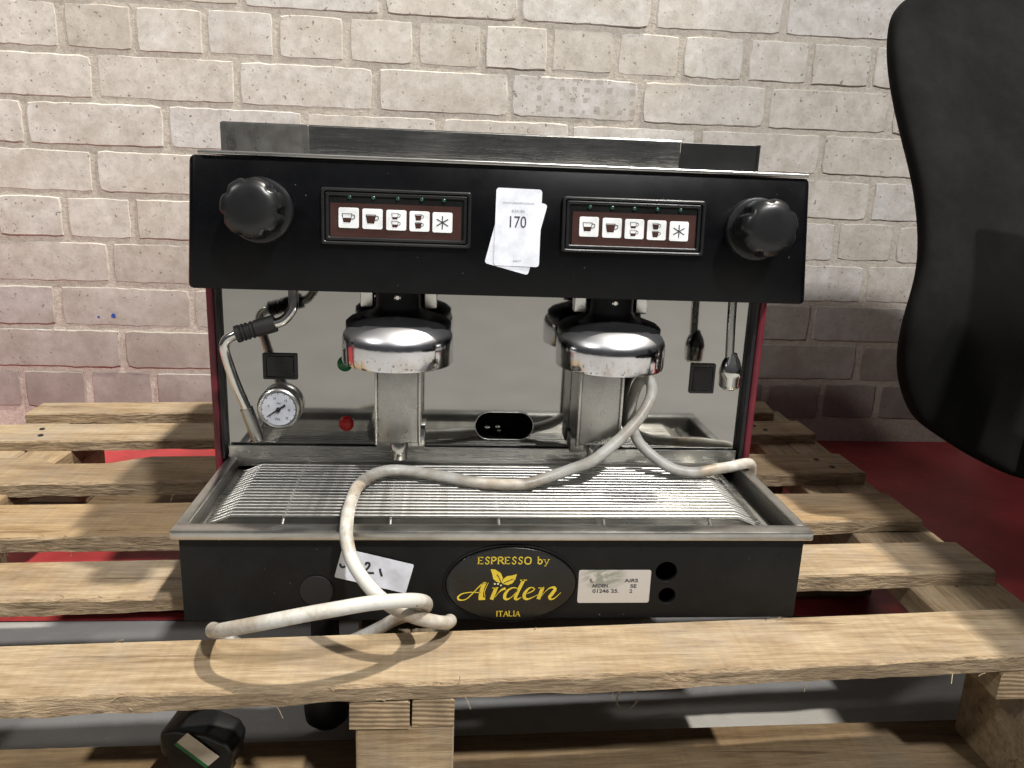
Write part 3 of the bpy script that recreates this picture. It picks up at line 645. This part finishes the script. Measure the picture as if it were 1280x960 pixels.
# keypads
def cup(bm, cx, cy, s, fill, z=.0):
    """a cup outline with handle and a coffee level"""
    w_ = s*.5; h_ = s*.36
    ribbon(bm, [(cx-w_, cy+h_), (cx-w_*.72, cy-h_), (cx+w_*.42, cy-h_), (cx+w_*.7, cy+h_)], s*.055, z, .0001, 0, 1); ribbon(bm, [(cx-w_, cy+h_), (cx+w_*.7, cy+h_)], s*.045, z, .0001, 0, 1)
    ribbon(bm, [(cx+w_*.66, cy+h_*.75), (cx+w_*1.15, cy+h_*.6), (cx+w_*1.1, cy-h_*.1), (cx+w_*.55, cy-h_*.3)], s*.06, z, .0001, 0, 4)
    ft = -1+fill*2; k0 = .72+.28*(ft+1)/2; k1 = .42+.28*(ft+1)/2
    poly(bm, [(cx-w_*.72, cy-h_), (cx+w_*.42, cy-h_), (cx+w_*k1, cy+h_*ft), (cx-w_*k0, cy+h_*ft)], z, .0001)
def keypad(x0, x1, z0, z1, b, btn, leds, zb, zl):
    c = ((x0+x1)/2, (hz(z0)+hz(z1))/2); W_, H_ = x1-x0, hz(z1)-hz(z0)
    kp = plate('keypad', [rrect(*c, W_, H_, .0022, 4), rrect(*c, W_-.0050, H_-.0050, .0016, 4)], .0, .0042, 'plastic', mc, HF, .0010)
    plate('inner_frame', [rrect(*c, W_-.0062, H_-.0062, .0014, 4), rrect(*c, W_-.0115, H_-.0115, .001, 4)], 0, .0031, 'plastic', kp, HF, .0008)
    plate('keypad_backing', [rrect(*c, W_-.0100, H_-.0100, .0006, 2)], .0002, .0012, 'badge', kp, HF)
    bz0, bz1 = hz(b[2]), hz(b[3])
    plate('keypad_film', [rrect((b[0]+b[1])/2, (bz0+bz1)/2, b[1]-b[0], bz1-bz0, .0005, 2)], .0012, .0020, 'brown', kp, HF)
    for i, x in enumerate(btn):
        y = hz(zb - i*.0003)
        bt = plate('button', [rrect(x, y, .0152, .0152, .0014, 4)], .0020, .0026, 'white', kp, HF, .0002)
        bm = bmesh.new(); z = .0027
        if i == 0: cup(bm, x-.0006, y, .0086, .5, z)
        if i == 1: cup(bm, x-.0006, y, .0086, .9, z)
        if i == 2: cup(bm, x-.0005, y+.0030, .0060, .35, z); cup(bm, x-.0005, y-.0030, .0060, .45, z)
        if i == 3: cup(bm, x-.0005, y+.0030, .0060, .85, z); cup(bm, x-.0005, y-.0030, .0060, .9, z)
        if i == 4:
            for a in (90, 30, 150): ribbon(bm, [(x-.0050*math.cos(math.radians(a)), y-.0050*math.sin(math.radians(a))), (x+.0050*math.cos(math.radians(a)), y+.0050*math.sin(math.radians(a)))], .00085, z, .0001, 0, 1)
        bmo('asterisk_symbol' if i == 4 else 'cup_symbol', bm, 'brown' if i != 4 else 'ink', bt, HF)
    for x in leds:
        bm = bmesh.new(); lathe(bm, [(.0017, .001), (.0017, .0022), (.0013, .0031), (.0004, .0035)], (x, hz(zl), 0), 16); bmo('indicator_light', bm, 'led', kp, HF, True)
keypad(-.1395, -.0265, .4192, .4612, (-.1328, -.0340, .4240, .4502), (-.1190, -.1012, -.0833, -.0657, -.0483), (-.1183, -.1006, -.0821, -.0642, -.0473), .4392, .4546)
keypad(.0438, .1565, .4190, .4612, (.0520, .1495, .4240, .4500), (.0650, .0831, .1008, .1185, .1363), (.0653, .0827, .1002, .1184, .1367), .4386, .4537)
# lot tickets
tb = plate('lot_ticket', [rrect(.0085, hz(.4315), .0352, .0560, .0022, 4, -.245)], .0002, .0004, 'paper', mc, HF)
tf = plate('lot_ticket', [rrect(.0098, hz(.4362), .0354, .0590, .0024, 4, -.012)], .0006, .0009, 'paper', mc, HF)
link('printed_number', text_mesh('170', .01, .0098, hz(.4405), .00095, .0128, thick=.00005, height=.0088), 'ink', tf, HF)
for t_ in ([text_mesh('WWW.JOHNPYE.CO.UK', .003, .0098, hz(.4545), .00095, .0245, height=.0017), text_mesh('B.331.BA', .003, .0098, hz(.4487), .00095, .0100, height=.0020), text_mesh('20617', .003, .0098, hz(.4110), .00095, .0062, height=.0015)]): link('printed_text', t_, 'greyink', tf, HF)
# group heads
def group(cx, bx0, bx1):
    cy = .1050
    bm = bmesh.new(); lathe(bm, [(.0400, .3228), (.0440, .3222), (.0454, .3228), (.0459, .3250), (.0459, .3380), (.0456, .3425), (.0446, .3458), (.0425, .3490), (.0390, .3525), (.0340, .3555), (.0280, .3570)], (cx, cy, 0), 96)
    gh = bmo('group_head', bm, 'chrome', mc, None, True, 50)
    bm = bmesh.new(); lathe(bm, [(.0425, .3440), (.0438, .3480), (.0436, .3540), (.0400, .3572), (.0300, .3608), (.0220, .3636), (.0194, .3680), (.0190, .4000)], (cx, cy+.0105, 0), 72)
    # front lugs of the black cover are cut by the chrome bevel
    bmo('group_cover', bm, 'plastic', gh, None, True, 50)
    bm = bmesh.new(); lathe(bm, [(.0016, .001), (.0028, .0), (.0028, -.002)], (cx, cy+.0105-.0192, .3765), 16, 'y'); bmo('screw', bm, 'polished', gh, None, True)
    for s in (-1, 1):
        bm = bmesh.new(); box(bm, (cx+s*.0262-.0052, cy+.006, .3655), (cx+s*.0262+.0052, cy+.020, .4000), .0018); bmo('mounting_lug', bm, 'steel', gh, None, True)
    bm = bmesh.new(); box(bm, (bx0, .1000, .2510), (bx1, SPY-.0003, .3300), .0028, 3)
    hs = bmo('group_housing', bm, 'housing', mc, None, True, 35)
    for x in (bx0, bx1):
        bm = bmesh.new(); box(bm, (x-.0011, .0985, .2500), (x+.0011, .1040, .3300), .0009, 2); bmo('folded_edge', bm, 'steel', hs, None, True)
    sx = (bx0+bx1)/2
    bm = bmesh.new(); lathe(bm, [(.0070, .2340), (.0078, .2345), (.0078, .2490), (.0070, .2509)], (sx+.0005, .112, 0), 32); bmo('outlet_spout', bm, 'polished', hs, None, True)
    bm = bmesh.new(); box(bm, (sx-.0200, .125, .2360), (sx+.022, .146, .2500), .001); bmo('bracket', bm, 'tray', hs, None, True)
group(-.0835, -.1015, -.0652); group(.0945, .0705, .1068)
# small notch marks of chrome: bayonet nib
# steam wand on the left
bm = bmesh.new(); pts = catmull([(-.1662, .100, .400), (-.1664, .099, .378), (-.1668, .097, .366), (-.1735, .094, .3565), (-.1830, .092, .3530), (-.1990, .090, .3480), (-.2120, .090, .3440), (-.2185, .090, .3390), (-.2195, .090, .3300), (-.2130, .0905, .3050), (-.2050, .091, .2830), (-.1985, .091, .2610)], 6)
tube(bm, pts, .0041, 16); sw = bmo('steam_wand', bm, 'polished', mc, None, True)
bm = bmesh.new(); g0, g1 = Vector((-.1800, .0922, .3542)), Vector((-.2100, .090, .3448)); N = 30
tube(bm, [g0.lerp(g1, i/N) for i in range(N+1)], .007, 20, rf=lambda t: .0070-(.0011 if (.50 < t < .56 or .62 < t < .68 or .74 < t < .80 or .86 < t < .9) else 0)); bmo('grip', bm, 'rubber', sw, None, True, 25)
bm = bmesh.new(); tube(bm, [Vector((-.2052, .091, .2835)).lerp(Vector((-.1965, .091, .2555)), i/6) for i in range(7)], .0055, 18, rf=lambda t: .0053 if t < .85 else .0046); bmo('nozzle', bm, 'housing', sw, None, True)
# hot water spout on the right
bm = bmesh.new(); tube(bm, [Vector((.1945, .102, .400)), Vector((.1958, .101, .36)), Vector((.1972, .100, .330))], .0037, 16); hw = bmo('hot_water_spout', bm, 'housing', mc, None, True)
bm = bmesh.new(); lathe(bm, [(.0032, .3035), (.0050, .3040), (.0082, .3062), (.0088, .3080), (.0090, .3150), (.0096, .3165), (.0094, .3215), (.0075, .3285), (.0045, .3340), (.0040, .3360)], (.1993, .100, 0), 36); bmo('nozzle', bm, 'polished', hw, None, True, 50)
# switches
def rocker(x0, x1, z0, z1, horiz):
    c = ((x0+x1)/2, (z0+z1)/2); sw_ = plate('rocker_switch', [rrect(*c, x1-x0, z1-z0, .0012, 3), rrect(*c, (x1-x0)*.80, (z1-z0)*.80, .0006, 3)], 0.0001, .0022, 'plastic', mc, SF, .0005)
    bm = bmesh.new(); vs = box(bm, (c[0]-(x1-x0)*.39, c[1]-(z1-z0)*.39, 0), (c[0]+(x1-x0)*.39, c[1]+(z1-z0)*.39, .0022), .0003)
    for v in bm.verts:
        if v.co.z > .001: v.co.z += .0020*((v.co.x-c[0])/(x1-x0) if horiz else (c[1]-v.co.y)/(z1-z0))
    bmo('rocker', bm, 'badge', sw_, SF)
rocker(-.2045, -.1745, .2928, .3163, True); rocker(.1808, .2040, .2865, .3147, False)
# pressure gauge
gx, gz, gr = -.1900, .2682, .0192
bm = bmesh.new(); lathe(bm, [(gr-.001, 0), (gr, .002), (gr, .0095), (gr-.0010, .0112), (gr-.0022, .0118), (gr-.0040, .0110), (gr-.0046, .0085)], (gx, SPY, gz), 72, 'y'); pg = bmo('pressure_gauge', bm, 'steel', mc, None, True, 50)
GF = face_frame(SPY-.0115, 0)
plate('dial', [ell(gx, gz, gr-.0044, gr-.0044, 60)], 0, .0006, 'dial', pg, GF)
bm = bmesh.new()
for i in range(13):
    a = math.radians(225-i*270/12); r0, r1 = gr-.0052, gr-.0042 if i % 2 else gr-.0040
    ribbon(bm, [(gx+(gr-.0056)*math.cos(a), gz+(gr-.0056)*math.sin(a)), (gx+r1*math.cos(a), gz+r1*math.sin(a))], .0005 if i % 2 else .0007, .0007, .0001, 0, 1)
bmo('dial_ticks', bm, 'ink', pg, GF)
link('dial_numbers', join_meshes([text_mesh(s, .004, gx+x, gz+y, .0007, wd, height=.0020) for s, x, y, wd in (('5', -.0085, .0030, .0012), ('10', -.0030, .0100, .0022), ('15', .0065, .0080, .0022), ('20', .0090, -.0005, .0022), ('bar', .0005, .0058, .0034), ('0', -.0075, -.0065, .0012), ('25', .0070, -.0080, .0024), ('MPa', -.0010, -.0090, .0040))]), 'ink', pg, GF)
bm = bmesh.new(); ribbon(bm, [(gx-.0098, gz-.0064), (gx, gz+.0002), (gx+.0062, gz+.0042)], [.0006, .0013, .0018], .0012, .0004, 0, 2); bmo('needle', bm, 'marker', pg, GF)
bm = bmesh.new(); lathe(bm, [(.0020, 0), (.0020, .0016), (.001, .0020)], (gx, gz, .001), 20); bmo('needle_hub', bm, 'marker', pg, GF, True)
# indicator lamps
for x, z, m in ((-.1325, .2525, 'redlens'), (-.1330, .3080, 'greenlens')):
    bm = bmesh.new(); lathe(bm, [(.0068, 0), (.0068, .0022), (.0062, .0036), (.0048, .0050), (.0025, .0057), (.0005, .0059)], (x, SPY, z), 32, 'y'); o = bmo('indicator_lamp', bm, m, mc, None, True, 50); o['label'] = m[:-4]+' round indicator lamp'
# feet under the base
for x in (-.19, .19):
    for y in (.07, .45):
        pass

# ------------------------------------------------------------------ power cable
pc = thing('power_cable', 'grubby white power cable draped over the drip tray and looped on the front board', 'cable', (-.1, 0, ZT))
K = [(.262, .30, .152), (.262, .22, .155), (.258, .165, .180), (.249, .150, .204), (.2390, .1320, .2245), (.2180, .1200, .2262), (.2047, .1150, .2260), (.1805, .1085, .2245), (.1600, .1110, .2270), (.1428, .1200, .2360), (.1290, .1270, .2500), (.1236, .1330, .2720), (.1258, .1340, .2910), (.1300, .1320, .3020),
     (.1350, .1270, .3050), (.1374, .1200, .3000), (.1336, .1100, .2900), (.1219, .1000, .2753), (.1022, .0900, .2581), (.0806, .0830, .2434), (.0620, .0860, .2340), (.0400, .0830, .2270), (.0202, .0790, .2235), (-.0134, .0830, .2230), (-.0472, .0950, .2245), (-.0817, .1035, .2260), (-.1010, .0940, .2265), (-.1129, .0661, .2265), (-.1150, .0228, .2262),
     (-.1135, -.0060, .2255), (-.1122, -.0160, .2170), (-.1061, -.0283, .2050), (-.0924, -.0421, .1930), (-.0784, -.0497, .1845), (-.0640, -.0510, .1775), (-.0512, -.0435, .1690), (-.0408, -.0311, .1600), (-.0372, -.0155, .1520), (-.0400, .0020, .1400), (-.0560, .0120, .1180), (-.0950, .0160, .1000), (-.1500, .0150, .1000), (-.1900, .0080, .1150), (-.2070, -.0060, .1360),
     (-.2075, -.0206, .1500), (-.1981, -.0514, .1670), (-.1822, -.0707, .1805), (-.1548, -.0823, .1925), (-.1312, -.0849, .1990), (-.1098, -.0829, .2020), (-.0910, -.0775, .2025), (-.0753, -.0704, .2000), (-.0620, -.0590, .1940), (-.0554, -.0460, .1850), (-.0560, -.0325, .1730), (-.0656, -.0178, .1600), (-.0800, -.0040, .1460), (-.1050, .0080, .1250), (-.1500, .0180, .1000), (-.1950, .0180, .0850), (-.2200, .0100, .0700), (-.2290, -.0020, .0560)]
bm = bmesh.new(); tube(bm, catmull(K, 9), .0049, 18); bmo('cord', bm, 'cable', pc, None, True, 60)
# plug at the end of the cable
PM = Matrix.Translation((-.222, -.006, .0225)) @ Matrix.Rotation(math.radians(-14), 4, 'Z') @ Matrix.Rotation(math.radians(10), 4, 'X')
bm = bmesh.new()
prof = [(-.026, .006), (-.020, .000), (.018, .0005), (.024, .008), (.030, .030), (.026, .040), (.010, .046), (-.014, .046), (-.028, .040), (-.031, .022)]
a = [bm.verts.new((x, -.012, z)) for x, z in prof]; b = [bm.verts.new((x*.97, .014, z*.97+.001)) for x, z in prof]
bm.faces.new(a); bm.faces.new(b[::-1])
for i in range(len(a)): j = (i+1) % len(a); bm.faces.new((a[i], b[i], b[j], a[j]))
bmesh.ops.recalc_face_normals(bm, faces=bm.faces)
bmesh.ops.bevel(bm, geom=list(bm.edges), offset=.003, segments=3, profile=.5, affect='EDGES')
pl = bmo('plug', bm, 'plastic', pc, PM, True, 45)
bm = bmesh.new(); box(bm, (-.016, -.0136, .010), (.014, -.0134, .026), 0); box(bm, (-.016, -.0137, .0062), (.014, -.0135, .0102), 0, mi=1)
for v in bm.verts:
    p = Vector((v.co.x, 0, v.co.z-.016)); p = Matrix.Rotation(math.radians(42), 3, 'Y') @ p; v.co.x = p.x+.003; v.co.z = p.z+.030
bmo('plug_label', bm, ['tan', 'greenp'], pl, PM)
# round black form hanging under the machine
bm = bmesh.new(); lathe(bm, [(.006, .016), (.013, .0165), (.0180, .022), (.0190, .030), (.0190, .060), (.012, .066), (.011, .1438)], (-.140, .052, 0), 32); bmo('round_black_form', bm, 'rubber', mc, None, True, 50)
# a curl of loose packing wire under the front board
ww = thing('wire_curl', 'small curled offcut of tan wire on the floor under the front board', 'wire', (.118, .05, .02))
bm = bmesh.new(); tube(bm, [Vector((.120+.010*math.cos(t), .046+.004*t/6, .032+.013*math.sin(t)+.0012*t)) for t in [.9+x*.22 for x in range(24)]], .0009, 6); bmo('wire', bm, 'tan', ww, None, True)

# ------------------------------------------------------------------ office chair on the right
ch = thing('office_chair', 'black fabric office chair standing to the right of the pallet', 'chair', (.70, 0, 0))
bm = bmesh.new()   # backrest: padded shell, outline by height: (z, left x, y of the shell)
prof = [(.1845, .5639, .195), (.1976, .5302, .195), (.2148, .4918, .195), (.2293, .4674, .195), (.2461, .4370, .195), (.2629, .4230, .195), (.2878, .4104, .195), (.3123, .4038, .195), (.3526, .4037, .195), (.3903, .4219, .2117), (.4282, .4311, .2325), (.4826, .4335, .2624), (.5387, .4245, .2933), (.5887, .4211, .3208), (.6232, .4233, .3398), (.6543, .4305, .3569), (.6700, .4409, .3655), (.6856, .4597, .3741), (.6950, .4900, .380), (.7000, .5400, .384)]
CX = .72; rows_ = []
for (z, xl, y) in prof:
    hw_ = CX-xl; row = []
    n = 22
    for k in range(2*n):
        a = 2*math.pi*k/(2*n); cx_ = math.cos(a); sy = math.sin(a)
        xx = CX + hw_*math.copysign(abs(cx_)**.6, cx_)
        yy = y + .034*math.copysign(abs(sy)**.7, sy) + .05*(1-((xx-CX)/hw_)**2)
        row.append(bm.verts.new((xx, yy, z)))
    rows_.append(row)
for a, b in zip(rows_[:-1], rows_[1:]):
    for k in range(len(a)): bm.faces.new((a[k], a[(k+1) % len(a)], b[(k+1) % len(a)], b[k]))
bm.faces.new(rows_[0]); bm.faces.new(rows_[-1]); bmesh.ops.recalc_face_normals(bm, faces=bm.faces)
bkr = bmo('backrest', bm, 'chair', ch, None, True, 70); md = bkr.modifiers.new('soft', 'SUBSURF'); md.levels = 1; md.render_levels = 2
bm = bmesh.new(); box(bm, (.515, -.40, .262), (.925, .125, .340), .026, 5); bmo('seat', bm, 'chair', ch, None, True, 60)  # seat out of view, stretched forward for its shade on the pallet
bm = bmesh.new(); box(bm, (.56, .02, .222), (.84, .262, .266), .012, 3); box(bm, (.615, .235, .185), (.785, .300, .262), .012, 3); bmo('tilt_mechanism', bm, 'rubber', ch, None, True)
for x0 in (.498, .872):
    bm = bmesh.new(); box(bm, (x0, -.41, .485), (x0+.092, .176, .512), .009, 3); ar = bmo('added_armrest', bm, 'rubber', ch, None, True)  # unseen armrests, added and lengthened to shade the pallet's right end
    bm = bmesh.new(); box(bm, (x0+.018, -.06, .30), (x0+.042, .0, .4845), .004, 2); bmo('added_arm_post', bm, 'rubber', ar, None, True)
bm = bmesh.new(); lathe(bm, [(.028, .06), (.028, .14), (.016, .145), (.016, .225)], (.72, .0, 0), 24); bmo('gas_column', bm, 'plastic', ch, None, True)
for k in range(5):
    a = math.radians(72*k+36); d = Vector((math.cos(a), math.sin(a), 0)); c0 = Vector((.72, 0, .075))
    bm = bmesh.new(); tube(bm, [c0+d*.01, c0+d*.10, c0+d*.19+Vector((0, 0, -.012))], .014, 10, rf=lambda t: .017-.006*t); lg = bmo('base_leg', bm, 'plastic', ch, None, True)
    p = c0+d*.19; bm = bmesh.new(); lathe(bm, [(.010, -.010), (.022, -.009), (.024, 0), (.022, .009), (.010, .010)], (p.x, p.y, .0245), 20, 'y'); bmo('castor', bm, 'rubber', lg, None, True)

# ------------------------------------------------------------------ unseen tall cabinet, added right of the view to shade the floor
cb = thing('added_shade_cabinet', 'added unseen tall dark cabinet that shades the floor beyond the office chair', 'cabinet', (1.4, .58, 0))
bm = bmesh.new(); box(bm, (1.04, .30, .05), (1.54, .858, 2.45), .004); bmo('carcass', bm, 'rubber', cb)
for x0, x1 in ((1.044, 1.288), (1.292, 1.536)):
    bm = bmesh.new(); box(bm, (x0, .282, .06), (x1, .2985, 2.44), .003); d_ = bmo('door', bm, 'gasket', cb)
    hx = x1-.03 if x0 < 1.2 else x0+.03
    bm = bmesh.new(); box(bm, (hx-.006, .262, .95), (hx+.006, .2815, 1.10), .003); bmo('handle', bm, 'polished', d_)
bm = bmesh.new(); box(bm, (1.05, .31, .0003), (1.53, .85, .0497), 0); bmo('plinth', bm, 'gasket', cb)
